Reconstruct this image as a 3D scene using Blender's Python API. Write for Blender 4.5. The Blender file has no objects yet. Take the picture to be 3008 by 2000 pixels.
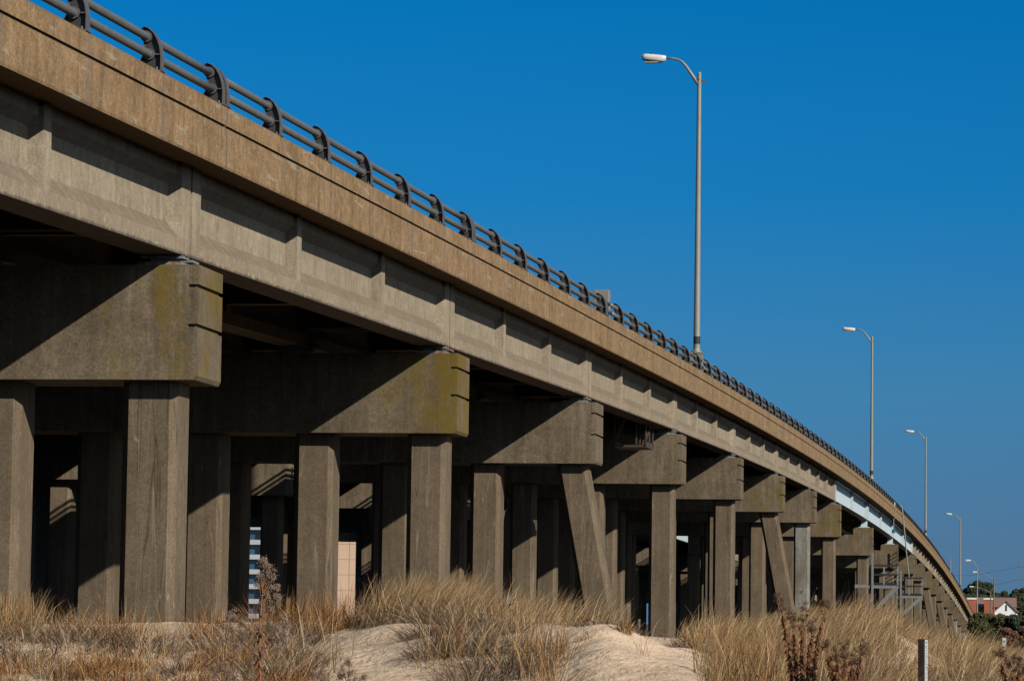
import bpy, math, random
import numpy as np
from mathutils import Vector, Matrix

random.seed(7); RNG = np.random.default_rng(7)
SC = bpy.context.scene
COL = SC.collection

# ------------------------------------------------------------ camera
ZC = 2.2                                   # eye height above the low beach
YAW, PITCH, ROLL = .1570, math.atan(.0825), .014
FPX = 10000.0                              # focal length in pixels of the 3008 px wide photograph
fw = Vector((-math.sin(YAW)*math.cos(PITCH), math.cos(YAW)*math.cos(PITCH), math.sin(PITCH)))
rt = Vector((math.cos(YAW), math.sin(YAW), 0)); up = rt.cross(fw)
rt2 = math.cos(ROLL)*rt + math.sin(ROLL)*up; up2 = -math.sin(ROLL)*rt + math.cos(ROLL)*up
cam = bpy.data.cameras.new('camera'); camo = bpy.data.objects.new('camera', cam); COL.objects.link(camo)
camo.matrix_world = Matrix(((rt2.x, up2.x, -fw.x, 0), (rt2.y, up2.y, -fw.y, 0), (rt2.z, up2.z, -fw.z, ZC), (0, 0, 0, 1)))
cam.sensor_width = 36; cam.sensor_fit = 'HORIZONTAL'; cam.lens = 36*FPX/3008
cam.clip_start = .5; cam.clip_end = 9000
cam.dof.use_dof = False
SC.camera = camo

def at(x, y, Y):
    """photo pixel + distance along the bridge direction -> world point"""
    d = fw*FPX + rt2*(x-1504) - up2*(y-1000)
    return Vector((0, 0, ZC)) + d*(Y/d.y)

# ------------------------------------------------------------ world, sun, exposure
SUN_TO = Vector((-1.56, 1.2, -1.0))
sdir = -SUN_TO.normalized()
w = bpy.data.worlds.new('World'); SC.world = w; w.use_nodes = True
nt = w.node_tree; nt.nodes.clear()
sky = nt.nodes.new('ShaderNodeTexSky'); sky.sky_type = 'NISHITA'; sky.sun_disc = False
sky.sun_elevation = math.asin(sdir.z); sky.sun_rotation = math.atan2(sdir.x, sdir.y)
sky.altitude = 600; sky.air_density = 1.0; sky.dust_density = .1; sky.ozone_density = 4.0
tc = nt.nodes.new('ShaderNodeTexCoord'); mp = nt.nodes.new('ShaderNodeMapping')
mp.inputs['Scale'].default_value = (1, 1, 1.0); mp.inputs['Location'].default_value = (0, 0, .20)
sx = nt.nodes.new('ShaderNodeSeparateXYZ'); nt.links.new(tc.outputs['Generated'], sx.inputs[0])
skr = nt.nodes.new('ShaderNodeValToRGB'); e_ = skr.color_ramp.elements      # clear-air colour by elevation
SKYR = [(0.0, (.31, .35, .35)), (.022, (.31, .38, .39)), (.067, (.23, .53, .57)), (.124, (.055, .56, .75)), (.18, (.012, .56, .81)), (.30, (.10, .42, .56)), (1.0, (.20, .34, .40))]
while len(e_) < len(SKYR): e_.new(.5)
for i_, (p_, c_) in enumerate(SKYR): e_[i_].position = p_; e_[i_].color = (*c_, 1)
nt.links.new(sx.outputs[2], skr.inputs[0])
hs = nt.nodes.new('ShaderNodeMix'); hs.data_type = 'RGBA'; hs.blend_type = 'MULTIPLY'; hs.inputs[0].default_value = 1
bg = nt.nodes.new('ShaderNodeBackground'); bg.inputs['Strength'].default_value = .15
wo = nt.nodes.new('ShaderNodeOutputWorld')
nt.links.new(tc.outputs['Generated'], mp.inputs['Vector']); nt.links.new(mp.outputs['Vector'], sky.inputs['Vector'])
# out-of-view sky round the sun made paler and brighter to fill girder shade
dt = nt.nodes.new('ShaderNodeVectorMath'); dt.operation = 'DOT_PRODUCT'; nt.links.new(tc.outputs['Generated'], dt.inputs[0]); dt.inputs[1].default_value = (sdir.x, sdir.y, 0)
mr = nt.nodes.new('ShaderNodeMapRange'); mr.interpolation_type = 'SMOOTHSTEP'; mr.inputs[1].default_value = -.35; mr.inputs[2].default_value = .35; nt.links.new(dt.outputs['Value'], mr.inputs[0])
sm = nt.nodes.new('ShaderNodeMix'); sm.data_type = 'RGBA'; sm.inputs[7].default_value = (1.5, 1.05, .72, 1); nt.links.new(mr.outputs[0], sm.inputs[0]); nt.links.new(skr.outputs[0], sm.inputs[6])
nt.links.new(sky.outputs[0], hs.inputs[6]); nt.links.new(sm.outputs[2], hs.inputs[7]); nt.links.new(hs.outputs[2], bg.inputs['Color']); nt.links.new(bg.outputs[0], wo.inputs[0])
sl = bpy.data.lights.new('sun', 'SUN'); slo = bpy.data.objects.new('sun', sl); COL.objects.link(slo)
sl.energy = 5.0; sl.angle = math.radians(.5); sl.color = (1, .93, .80)
slo.rotation_euler = SUN_TO.to_track_quat('-Z', 'Y').to_euler()
SC.view_settings.view_transform = 'Standard'; SC.view_settings.look = 'None'
SC.view_settings.exposure = 0.0; SC.view_settings.gamma = 1.0
try:
    SC.cycles.max_bounces = 5; SC.cycles.diffuse_bounces = 0; SC.cycles.use_denoising = True
except Exception: pass

# ------------------------------------------------------------ helpers
class MB:
    def __init__(s): s.v = []; s.f = []
    def add(s, vs, fs):
        n = len(s.v); s.v += [tuple(v) for v in vs]; s.f += [tuple(i+n for i in f) for f in fs]; return s
    def box(s, x0, x1, y0, y1, z0, z1):
        if x0 > x1: x0, x1 = x1, x0
        return s.add([(x0,y0,z0),(x1,y0,z0),(x1,y1,z0),(x0,y1,z0),(x0,y0,z1),(x1,y0,z1),(x1,y1,z1),(x0,y1,z1)],
              [(0,3,2,1),(4,5,6,7),(0,1,5,4),(1,2,6,5),(2,3,7,6),(3,0,4,7)])
    def loft(s, rings, cap=True):
        """rings: lists of points, consecutive rings joined, closed section"""
        n = len(s.v); k = len(rings[0])
        for r in rings: s.v += [tuple(p) for p in r]
        for i in range(len(rings)-1):
            for j in range(k):
                a = n+i*k+j; b = n+i*k+(j+1) % k
                s.f.append((a, b, b+k, a+k))
        if cap:
            s.f.append(tuple(n+j for j in reversed(range(k)))); e = n+(len(rings)-1)*k
            s.f.append(tuple(e+j for j in range(k)))
        return s
    def prism_y(s, poly, y0, y1):       # poly of (x,z)
        return s.loft([[(x, y0, z) for x, z in poly], [(x, y1, z) for x, z in poly]])
    def tube(s, pts, r, n=10):
        pts = [Vector(p) for p in pts]; rr = r if isinstance(r, (list, tuple)) else [r]*len(pts)
        rings = []; u = None
        for i, p in enumerate(pts):
            d = (pts[min(i+1, len(pts)-1)]-pts[max(i-1, 0)]).normalized()
            if u is None:
                u = d.orthogonal().normalized()
            u = (u-d*u.dot(d)).normalized(); v = d.cross(u)
            rings.append([p+rr[i]*(math.cos(a)*u+math.sin(a)*v) for a in [2*math.pi*k/n for k in range(n)]])
        return s.loft(rings)
    def bar(s, a, b, w, h):              # rectangular bar between points
        a = Vector(a); b = Vector(b); d = (b-a).normalized()
        sd = d.cross(Vector((0, 0, 1)));
        if sd.length < 1e-3: sd = Vector((1, 0, 0))
        sd.normalize(); u2 = sd.cross(d)
        def ring(p): return [p+sd*w/2*i+u2*h/2*j for i, j in ((-1,-1),(1,-1),(1,1),(-1,1))]
        return s.loft([ring(a), ring(b)])
    def build(s, name, mat, parent=None, smooth=False, bevel=0):
        me = bpy.data.meshes.new(name); me.from_pydata(s.v, [], s.f); me.validate()
        import bmesh
        bm = bmesh.new(); bm.from_mesh(me); bmesh.ops.recalc_face_normals(bm, faces=bm.faces)
        if bevel:
            ed = [e for e in bm.edges if len(e.link_faces) == 2 and e.calc_face_angle(0) > .6]
            bmesh.ops.bevel(bm, geom=ed, offset=bevel, segments=1, affect='EDGES', clamp_overlap=True)
        bm.to_mesh(me); bm.free()
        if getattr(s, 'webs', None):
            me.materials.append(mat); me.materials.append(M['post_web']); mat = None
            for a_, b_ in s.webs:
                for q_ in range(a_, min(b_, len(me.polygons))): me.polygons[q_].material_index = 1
        if smooth: me.polygons.foreach_set('use_smooth', [True]*len(me.polygons))
        o = bpy.data.objects.new(name, me); COL.objects.link(o)
        if mat: me.materials.append(mat)
        if parent: o.parent = parent
        return o

def tag(o, label=None, cat=None, group=None, kind=None):
    if label: o['label'] = label
    if cat: o['category'] = cat
    if group: o['group'] = group
    if kind: o['kind'] = kind
    return o
def empty(name, loc=(0, 0, 0), label=None, cat=None, group=None):
    o = bpy.data.objects.new(name, None); COL.objects.link(o); o.location = loc; o.empty_display_size = .3
    return tag(o, label, cat, group)
def copy_tree(o, parent=None, skip=()):
    c = o.copy(); COL.objects.link(c); c.parent = parent
    for ch in list(KIDS.get(o.name, [])):
        if ch.name.split('.')[0] in skip: continue
        copy_tree(ch, c, skip)
    return c
KIDS = {}
def index_children():
    KIDS.clear()
    for o in COL.objects:
        if o.parent: KIDS.setdefault(o.parent.name, []).append(o)

# ------------------------------------------------------------ materials
def newmat(name):
    m = bpy.data.materials.new(name); m.use_nodes = True; nt = m.node_tree
    return m, nt, nt.nodes['Principled BSDF']
def N(nt, t, **k):
    n = nt.nodes.new(t)
    for a, b in k.items(): setattr(n, a, b)
    return n
def noise(nt, vec, scale, detail=4, rough=.55, vs=None):
    if vs:
        m = N(nt, 'ShaderNodeMapping'); m.inputs['Scale'].default_value = vs; nt.links.new(vec, m.inputs[0]); vec = m.outputs[0]
    n = N(nt, 'ShaderNodeTexNoise'); n.inputs['Scale'].default_value = scale; n.inputs['Detail'].default_value = detail
    n.inputs['Roughness'].default_value = rough; nt.links.new(vec, n.inputs['Vector']); return n.outputs['Fac']
def ramp(nt, fac, stops):
    r = N(nt, 'ShaderNodeValToRGB'); e = r.color_ramp.elements
    while len(e) < len(stops): e.new(.5)
    for i, (p, c) in enumerate(stops):
        e[i].position = p; e[i].color = (*c, 1) if len(c) == 3 else c
    nt.links.new(fac, r.inputs[0]); return r.outputs[0]
def g(v): return (v, v, v)
def mix(nt, fac, a, b, mode='MIX'):
    m = N(nt, 'ShaderNodeMix', data_type='RGBA', blend_type=mode)
    if isinstance(fac, float): m.inputs[0].default_value = fac
    else: nt.links.new(fac, m.inputs[0])
    for i, s in ((6, a), (7, b)):
        if isinstance(s, tuple): m.inputs[i].default_value = (*s, 1)
        else: nt.links.new(s, m.inputs[i])
    return m.outputs[2]
def mathn(nt, op, a, b=None, c=None):
    m = N(nt, 'ShaderNodeMath', operation=op)
    for i, s in enumerate((a, b, c)):
        if s is None: continue
        if isinstance(s, (int, float)): m.inputs[i].default_value = s
        else: nt.links.new(s, m.inputs[i])
    return m.outputs[0]
def bump(nt, bsdf, h, strength, dist=.02):
    b = N(nt, 'ShaderNodeBump'); b.inputs['Strength'].default_value = strength; b.inputs['Distance'].default_value = dist
    nt.links.new(h, b.inputs['Height']); nt.links.new(b.outputs[0], bsdf.inputs['Normal'])

def concrete(name, base, dark, light, streak=.5, speck=.5, moss=False, joints=False, midk=.8, lines=False, flange=False):
    m, nt, b = newmat(name); b.inputs['Roughness'].default_value = .9
    try: b.inputs['Specular IOR Level'].default_value = .2
    except Exception: pass
    geo = N(nt, 'ShaderNodeNewGeometry'); pos = geo.outputs['Position']
    sep0 = N(nt, 'ShaderNodeSeparateXYZ'); nt.links.new(pos, sep0.inputs[0])
    big = noise(nt, pos, .9, 5, .6)
    col = mix(nt, ramp(nt, big, [(.32, g(0)), (.68, g(1))]), dark, base)
    stk = noise(nt, pos, 1.0, 5, .6, (7, 7, .5))
    col = mix(nt, ramp(nt, stk, [(.42, g(0)), (.72, g(streak))]), col, tuple(c*.62 for c in dark))
    stk2 = noise(nt, pos, 1.0, 4, .6, (11, 11, .8))
    col = mix(nt, ramp(nt, stk2, [(.55, g(0)), (.78, g(streak*.8))]), col, light)
    fine = noise(nt, pos, 38, 3, .7)
    col = mix(nt, 1.0, col, ramp(nt, fine, [(.3, g(1-.5*speck)), (.5, g(1.)), (.72, g(1+.7*speck))]), 'MULTIPLY')
    mid = noise(nt, pos, 6.5, 6, .72)
    col = mix(nt, 1.0, col, ramp(nt, mid, [(.30, g(1-.30*midk)), (.5, g(1.)), (.70, g(1+.26*midk))]), 'MULTIPLY')
    sn = N(nt, 'ShaderNodeSeparateXYZ'); nt.links.new(geo.outputs['True Normal'], sn.inputs[0])
    led = mathn(nt, 'MULTIPLY', ramp(nt, sn.outputs[2], [(.25, g(0)), (.45, g(1))]), ramp(nt, mid, [(.2, g(.85)), (.75, g(.42))]))
    col = mix(nt, led, col, tuple(c*.5 for c in dark))
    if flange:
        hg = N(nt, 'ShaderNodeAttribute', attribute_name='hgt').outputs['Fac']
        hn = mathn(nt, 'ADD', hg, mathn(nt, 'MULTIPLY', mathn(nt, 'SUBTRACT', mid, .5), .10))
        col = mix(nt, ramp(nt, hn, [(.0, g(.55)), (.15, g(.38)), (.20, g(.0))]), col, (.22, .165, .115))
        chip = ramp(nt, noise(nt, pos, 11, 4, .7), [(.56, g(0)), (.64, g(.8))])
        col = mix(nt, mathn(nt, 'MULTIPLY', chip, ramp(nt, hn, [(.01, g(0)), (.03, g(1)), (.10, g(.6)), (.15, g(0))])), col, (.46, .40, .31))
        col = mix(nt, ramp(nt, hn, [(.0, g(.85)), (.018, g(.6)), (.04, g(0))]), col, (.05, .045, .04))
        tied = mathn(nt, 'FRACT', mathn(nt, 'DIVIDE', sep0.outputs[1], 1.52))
    if lines:   # shrinkage cracks and form lines down the piles
        for q_, (sc_, c_) in enumerate((((2.3, 2.3, .10), tuple(c*.35 for c in dark)), ((3.1, 3.1, .16), tuple(c*1.35 for c in light)))):
            ln = noise(nt, pos, 1.0, 3, .5, sc_)
            msk = ramp(nt, mathn(nt, 'ABSOLUTE', mathn(nt, 'SUBTRACT', ln, .47+.07*q_)), [(.0, g(.75)), (.0045, g(0))])
            col = mix(nt, msk, col, c_)
    agg = N(nt, 'ShaderNodeTexVoronoi'); agg.inputs['Scale'].default_value = 26; nt.links.new(pos, agg.inputs['Vector'])
    aggm = ramp(nt, agg.outputs['Distance'], [(.0, g(1)), (.16, g(0))])
    patch = ramp(nt, noise(nt, pos, 2.3, 3), [(.5, g(0)), (.66, g(.55*speck))])
    col = mix(nt, mathn(nt, 'MULTIPLY', aggm, patch), col, tuple(min(1, c*1.7) for c in light))
    sep = N(nt, 'ShaderNodeSeparateXYZ'); nt.links.new(pos, sep.inputs[0])
    if moss:   # algae and lichen at the exposed cap ends
        mn = noise(nt, pos, 1.0, 5, .66, (3.6, 1.3, 1.1))
        cl = N(nt, 'ShaderNodeClamp'); nt.links.new(mathn(nt, 'MULTIPLY', mathn(nt, 'ADD', sep.outputs[0], 11.9), .75), cl.inputs[0])
        pr_ = N(nt, 'ShaderNodeValToRGB'); pr_.color_ramp.interpolation = 'CONSTANT'     # how overgrown each pier is
        st_ = [(0, .4), (31, .52), (50, .66), (68, .22), (86, .36), (104, .28), (122, .56), (140, .25), (158, .58), (183, .40), (250, .45)]
        el_ = pr_.color_ramp.elements
        while len(el_) < len(st_): el_.new(.99)
        for i_, (y_, v_) in enumerate(st_): el_[i_].position = y_/300; el_[i_].color = (v_, v_, v_, 1)
        nt.links.new(mathn(nt, 'DIVIDE', sep.outputs[1], 300.0), pr_.inputs[0])
        f = mathn(nt, 'ADD', mn, mathn(nt, 'MULTIPLY', mathn(nt, 'SUBTRACT', pr_.outputs[0], .5), .42))
        fm = ramp(nt, f, [(.47, g(0)), (.66, g(.78))])
        fm = mathn(nt, 'MULTIPLY', fm, cl.outputs[0])
        col = mix(nt, fm, col, (.135, .092, .010))
    if joints:  # weathering streaks below every rail post and scaled patches along the slab edge
        ph = mathn(nt, 'FRACT', mathn(nt, 'DIVIDE', mathn(nt, 'SUBTRACT', sep.outputs[1], 40.36-1.524), 3.048))
        d = mathn(nt, 'ABSOLUTE', mathn(nt, 'SUBTRACT', ph, .5))
        wob = mathn(nt, 'MULTIPLY', noise(nt, pos, 2.0, 3, .6, (1, 1, .5)), .045)
        s = ramp(nt, mathn(nt, 'ADD', d, wob), [(.028, g(.62)), (.05, g(0))])
        col = mix(nt, s, col, (.145, .13, .12))
        vs = noise(nt, pos, 1.0, 4, .65, (3, 5, .35))
        col = mix(nt, ramp(nt, vs, [(.53, g(0)), (.66, g(.55))]), col, (.105, .075, .042))
        pz = noise(nt, pos, 1.0, 5, .7, (3, .9, 7))
        col = mix(nt, ramp(nt, pz, [(.60, g(0)), (.66, g(.5))]), col, (.36, .33, .27))
    nt.links.new(col, b.inputs['Base Color'])
    h = mathn(nt, 'ADD', mathn(nt, 'MULTIPLY', fine, .35), noise(nt, pos, 9, 5, .65))
    bump(nt, b, h, .4, .010)
    return m

def plain(name, col, rough=.6, metal=0., var=.15, rust=None, scale=6, spec=None):
    m, nt, b = newmat(name); b.inputs['Roughness'].default_value = rough; b.inputs['Metallic'].default_value = metal
    if spec is not None: b.inputs['Specular IOR Level'].default_value = spec
    geo = N(nt, 'ShaderNodeNewGeometry'); pos = geo.outputs['Position']
    n = noise(nt, pos, scale, 4, .6)
    c = mix(nt, 1.0, col, ramp(nt, n, [(.3, g(1-var)), (.7, g(1+var))]), 'MULTIPLY')
    if rust:
        c = mix(nt, ramp(nt, noise(nt, pos, rust[1], 5, .7), [(rust[2], g(0)), (rust[2]+.08, g(.9))]), c, rust[0])
    nt.links.new(c, b.inputs['Base Color']); return m

M = {}
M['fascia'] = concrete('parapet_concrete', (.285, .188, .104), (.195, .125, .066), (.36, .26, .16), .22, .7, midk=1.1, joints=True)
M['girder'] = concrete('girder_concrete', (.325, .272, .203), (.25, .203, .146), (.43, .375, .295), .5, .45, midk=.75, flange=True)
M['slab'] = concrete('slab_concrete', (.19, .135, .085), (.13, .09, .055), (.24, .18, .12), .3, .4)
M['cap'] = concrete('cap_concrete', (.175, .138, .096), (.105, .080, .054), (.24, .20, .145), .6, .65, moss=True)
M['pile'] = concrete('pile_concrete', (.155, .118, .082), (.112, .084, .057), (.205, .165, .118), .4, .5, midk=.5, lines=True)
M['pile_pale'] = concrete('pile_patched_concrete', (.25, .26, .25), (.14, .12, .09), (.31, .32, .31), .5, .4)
M['rail'] = plain('railing_aluminium', (.155, .158, .152), .5, .3, .10)
M['post'] = plain('post_aluminium', (.115, .112, .118), .6, .35, .15)
M['post_web'] = plain('post_web_dark', (.035, .033, .037), .7, 0, .15)  # web plates given a darker tone than the flanges
M['galv'] = plain('galvanised_steel', (.24, .235, .20), .55, .2, .12, scale=3)
M['lampw'] = plain('lamp_housing_paint', (.60, .60, .57), .45, 0, .15, scale=14)
M['lens'] = plain('lamp_lens', (.30, .30, .26), .2)
M['black'] = plain('black_band', (.012, .012, .015), .6)
M['pedestal'] = plain('pedestal_concrete', (.20, .185, .155), .9, 0, .12)
M['rust'] = plain('rusted_bearing', (.20, .24, .25), .7, .2, .2, ((.22, .075, .022), 9, .50))
M['bronze'] = plain('rusty_bracket', (.17, .07, .03), .8)
M['white_steel'] = plain('painted_steel_girder', (.50, .60, .66), .5, 0, .08, ((.40, .42, .40), 2.5, .68))
M['dark_steel'] = plain('dark_steel', (.055, .045, .04), .7, .2, .3, ((.12, .055, .03), 6, .52))
M['plat'] = plain('weathered_platform_steel', (.19, .20, .205), .6, .2, .15, ((.20, .07, .03), 5, .62))
M['asphalt'] = plain('asphalt', (.05, .05, .05), .9)
M['blue'] = plain('blue_lens', (.01, .12, .22), .3)

# ------------------------------------------------------------ bridge profile
PC = None
def T(Y):                                 # top of the parapet, world z
    s = (min(Y, 470)-200)/200
    z = 8.019 + s*(-.404 + s*(-3.571 + s*(-.151 + s*.249)))
    if Y > 470: z -= .0415*(Y-470)
    return z + ZC
XF, XG, XC = -9.965, -10.395, -10.13        # fascia face, girder face, cap end
XL = -21.3                                # left edge of the deck
S = 18.288; Y1 = 40.36                    # span, first visible pier centre
piers = [Y1+(i-1)*S for i in (-1, 0, 1, 2, 3, 4, 5, 6, 7, 8)] + [199.6, 232.6, 265.6] + [265.6+S*k for k in range(1, 12)]
STEEL = {8+1, 10, 11}                     # span starting at piers[i]
JG = .05

bridge = empty('road_bridge', (0, 0, 0), 'long concrete bridge nearest the camera with sunlit tan parapet, girders and square piles', 'bridge', 'twin road bridges')
def ysteps(a, b, st=3.048):
    n = max(1, int(round((b-a)/st))); return [a+(b-a)*i/n for i in range(n+1)]
def sweep(poly, ys, mb):                  # poly (x, dz from T)
    mb.loft([[(x, y, T(y)+dz) for x, dz in poly] for y in ys])

parapet_poly = [(XF, -.74), (XF, -.275), (XF-.035, -.27), (XF-.035, -.245), (XF, -.24), (XF, -.02), (XF-.02, 0), (XF-.30, 0), (XF-.30, -.52), (XF-.42, -.53), (XF-.42, -.735), (XF-.04, -.775), (XF-.01, -.77)]
def mirror(poly): return [(XL-(x-XF), z) for x, z in poly]

def girder_seg(mb, x, y0, y1, z0, z1, ribs):
    """AASHTO style I girder, outer face at x, half sections along the chord, with end blocks and intermediate ribs"""
    W = .50
    def sect(y, web):
        z = z0+(z1-z0)*(y-y0)/(y1-y0)      # bottom of the girder
        wx = .165 if web else .0
        tf = .055
        pr = [(0, 0), (0, .19), (wx, .19+.20*(1 if web else 0)+(0 if web else .20)), (wx, .86), (tf if web else 0, .965), (tf if web else 0, 1.115)]
        right = [(x-a, z+b) for a, b in pr]; left = [(x-W+a, z+b) for a, b in reversed(pr)]
        return [(px, y, pz) for px, pz in right+left]
    ys = [(y0, 0), (y0+.42, 0), (y0+.50, 1)]
    for r in ribs: ys += [(r-.15, 1), (r-.14, 0), (r+.15, 0), (r+.20, 1)]
    ys += [(y1-.46, 1), (y1-.42, 0), (y1, 0)]
    mb.loft([sect(y, wb) for y, wb in ys])
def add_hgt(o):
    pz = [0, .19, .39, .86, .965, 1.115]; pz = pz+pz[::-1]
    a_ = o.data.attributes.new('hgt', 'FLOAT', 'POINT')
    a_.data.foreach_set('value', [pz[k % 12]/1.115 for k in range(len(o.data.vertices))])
def steel_girder(mb, x, y0, y1):
    ys = ysteps(y0, y1, 3.)
    web = .03
    mb.loft([[(x-.20, y, T(y)-1.80), (x-.20, y, T(y)-.80), (x-.20-web, y, T(y)-.80), (x-.20-web, y, T(y)-1.80)] for y in ys])
    mb.loft([[(x, y, T(y)-1.84), (x, y, T(y)-1.80), (x-.42, y, T(y)-1.80), (x-.42, y, T(y)-1.84)] for y in ys])
    mb.loft([[(x-.03, y, T(y)-.80), (x-.03, y, T(y)-.77), (x-.39, y, T(y)-.77), (x-.39, y, T(y)-.80)] for y in ys])
    for y in [y0+.12, y0+.75, y0+(y1-y0)*.5, y1-.75, y1-.12]:
        mb.box(x-.02, x-.20, y-.015, y+.015, T(y)-1.80, T(y)-.80)

OFFS = [0, 2.49, 4.98, 7.46, 9.95]
posts_left = MB()
def post_mesh(mb, y, side=1, x0=XF, yoff=0):
    z = T(y)
    k = side
    def X(a): return x0-k*a
    outer = [(.03, 0), (.03, .18), (.045, .28), (.075, .37), (.12, .445), (.18, .50), (.245, .525)]
    inner = [(.285, .50), (.265, .44), (.225, .36), (.215, .28), (.235, .18), (.285, .08), (.31, 0)]
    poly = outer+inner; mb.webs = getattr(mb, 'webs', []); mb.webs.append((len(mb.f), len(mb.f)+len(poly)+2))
    mb.loft([[(X(a), y-.011, z+b) for a, b in poly], [(X(a), y+.011, z+b) for a, b in poly]])
    for line, hw, sgn in ((outer, .062, 1), (inner, .045, -1)):
        pts = line; th = .014
        ring = [(a-sgn*th, b) for a, b in pts]+[(a, b) for a, b in reversed(pts)]
        mb.loft([[(X(a), y-hw, z+b) for a, b in ring], [(X(a), y+hw, z+b) for a, b in ring]])
    mb.box(X(.0), X(.33), y-.085, y+.085, z+.001, z+.022)
    for a, b in ((.165, .20), (.20, .405)):
        mb.tube([(X(a), y-.075, z+b-.0), (X(a), y+.075, z+b+.0)], .066, 12)
    mb.box(X(.03), X(.16), y-.055, y+.055, z+.195, z+.207)
    for a in (.07, .26):
        mb.tube([(X(a), y-.06, z+.02), (X(a), y-.06, z+.055)], .014, 6)

asph = MB(); deckmb = MB(); far_posts = MB()
npost = 0
ped_Y = [78.6, 100.06, 201.1, 290.7, 406.2]
for i in range(len(piers)-1):
    a, b = piers[i], piers[i+1]; steel = i in STEEL
    j0, j1 = a+.018, b-.018
    n = max(3, int(round((b-a)/3.048)))
    ys = [j0+(j1-j0)*k/(2*n) for k in range(2*n+1)]
    mb = MB(); sweep(parapet_poly, ys, mb); mb.build('parapet', M['fascia'], bridge)
    mb = MB(); sweep(mirror(parapet_poly), ys, mb); mb.build('parapet', M['fascia'], bridge)
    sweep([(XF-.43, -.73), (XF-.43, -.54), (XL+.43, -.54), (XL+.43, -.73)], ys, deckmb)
    sweep([(XF-.44, -.53), (XF-.44, -.48), (XL+.44, -.48), (XL+.44, -.53)], ys, asph)
    # girders
    for k, o in enumerate(OFFS):
        if steel:
            mb = MB(); steel_girder(mb, XG-o, a+.03, b-.03); mb.build('girder', M['white_steel'], bridge)
        else:
            if i > 11 and k not in (0, 2, 4): continue
            mb = MB(); za, zb = T(a)-1.86, T(b)-1.86
            third = (b-a)/3
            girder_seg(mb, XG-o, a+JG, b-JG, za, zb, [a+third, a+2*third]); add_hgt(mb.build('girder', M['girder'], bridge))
    for yy in ([a+.3, a+(b-a)/3, a+2*(b-a)/3, b-.3]):
        zt = T(a)+(T(b)-T(a))*(yy-a)/(b-a); mb = MB(); x1 = XG-OFFS[-1]-.25
        if steel:
            x0 = XG-.24
            for zz in (zt-1.7, zt-.95): mb.bar((x0, yy, zz), (x1, yy, zz), .09, .09)
            for q in range(8):
                u0, u1 = x0+(x1-x0)*q/8, x0+(x1-x0)*(q+1)/8
                mb.bar((u0, yy, zt-(1.7 if q % 2 else .95)), (u1, yy, zt-(.95 if q % 2 else 1.7)), .07, .07)
        else: mb.box(XG-.25, x1, yy-.12, yy+.12, zt-1.55, zt-.745)
        mb.build('cross_beam', M['white_steel'] if steel else M['slab'], bridge)
    # railing
    rl = MB()
    py = [a+.11]+[a+(b-a)*k/n for k in range(1, n)]+[b-.11]
    if i == 4: py = py[:-1]
    if i == 5: py[0] = a-.02
    gaps = [p for p in ped_Y if a-.3 <= p < b]
    segs = [(a+.02, b-.02)]
    if gaps: segs = [(a+.02, gaps[0]+.01), (gaps[0]+.33, b-.02)]
    for (u, v) in segs:
        if v-u < .3: continue
        for ax, az in ((.165, .20), (.20, .405)):
            rl.tube([(XF-ax, y, T(y)+az) for y in ysteps(u, v, 1.5)], .048, 12)
    rail = rl.build('railing', M['rail'], bridge, smooth=True)
    for y in py:
        if any(p-.05 < y < p+.4 for p in gaps): y = gaps[0]-.12
        if npost < 100 and y > 20:
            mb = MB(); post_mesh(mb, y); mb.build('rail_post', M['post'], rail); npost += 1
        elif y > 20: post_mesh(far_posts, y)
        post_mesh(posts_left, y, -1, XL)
    lf = MB()
    for ax, az in ((.165, .20), (.20, .405)):
        lf.tube([(XL+ax, y, T(y)+az) for y in ys[::2]], .048, 8)
    lf.build('railing', M['rail'], bridge, smooth=True)
deckmb.build('deck_slab', M['slab'], bridge)
asph.build('road_surface', M['asphalt'], bridge)
tag(far_posts.build('rail_post', M['post'], bridge), kind='stuff')
tag(posts_left.build('rail_post', M['post'], bridge), kind='stuff')

# piers: cap with end grooves, six square piles, bearings
def pile_mesh(x, y, ztop, zbot, hw=.345, dx=0., dy=0., ch=.09):
    mb = MB()
    oc = [(-hw+ch, -hw), (hw-ch, -hw), (hw, -hw+ch), (hw, hw-ch), (hw-ch, hw), (-hw+ch, hw), (-hw, hw-ch), (-hw, -hw+ch)]
    L = ztop-zbot
    mb.loft([[(x+dx*(1-t)+u, y+dy*(1-t)+v, zbot+L*t) for u, v in oc] for t in (0, .25, .5, .75, 1)])
    return mb
def cap_mesh(x0, x1, y0, y1, z0, z1):
    mb = MB(); e = .12; H = z1-z0
    g1, g2 = z1-.17*H, z1-.515*H; gh = .05; r = .04
    mb.box(x0, x1-e, y0, y1, z0+.0, z1)
    # chamfered underside at the end
    mb.add([(x1-e, y0, z0), (x1-e, y1, z0), (x1-e, y1, g2-gh), (x1-e, y0, g2-gh), (x1-.03, y0, z0), (x1-.03, y1, z0), (x1, y1, z0+.05), (x1, y0, z0+.05), (x1, y0, g2-gh), (x1, y1, g2-gh)],
           [(0,1,5,4), (4,5,6,7), (7,6,9,8), (8,9,2,3), (0,4,7,8,3), (1,2,9,6,5)])
    for a, b in ((g2, g1-gh), (g1, z1)): mb.box(x1-e, x1, y0, y1, a, b)
    for a in (g2-gh, g1-gh): mb.box(x1-e, x1-r, y0+r, y1-r, a, a+gh)
    return mb
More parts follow.
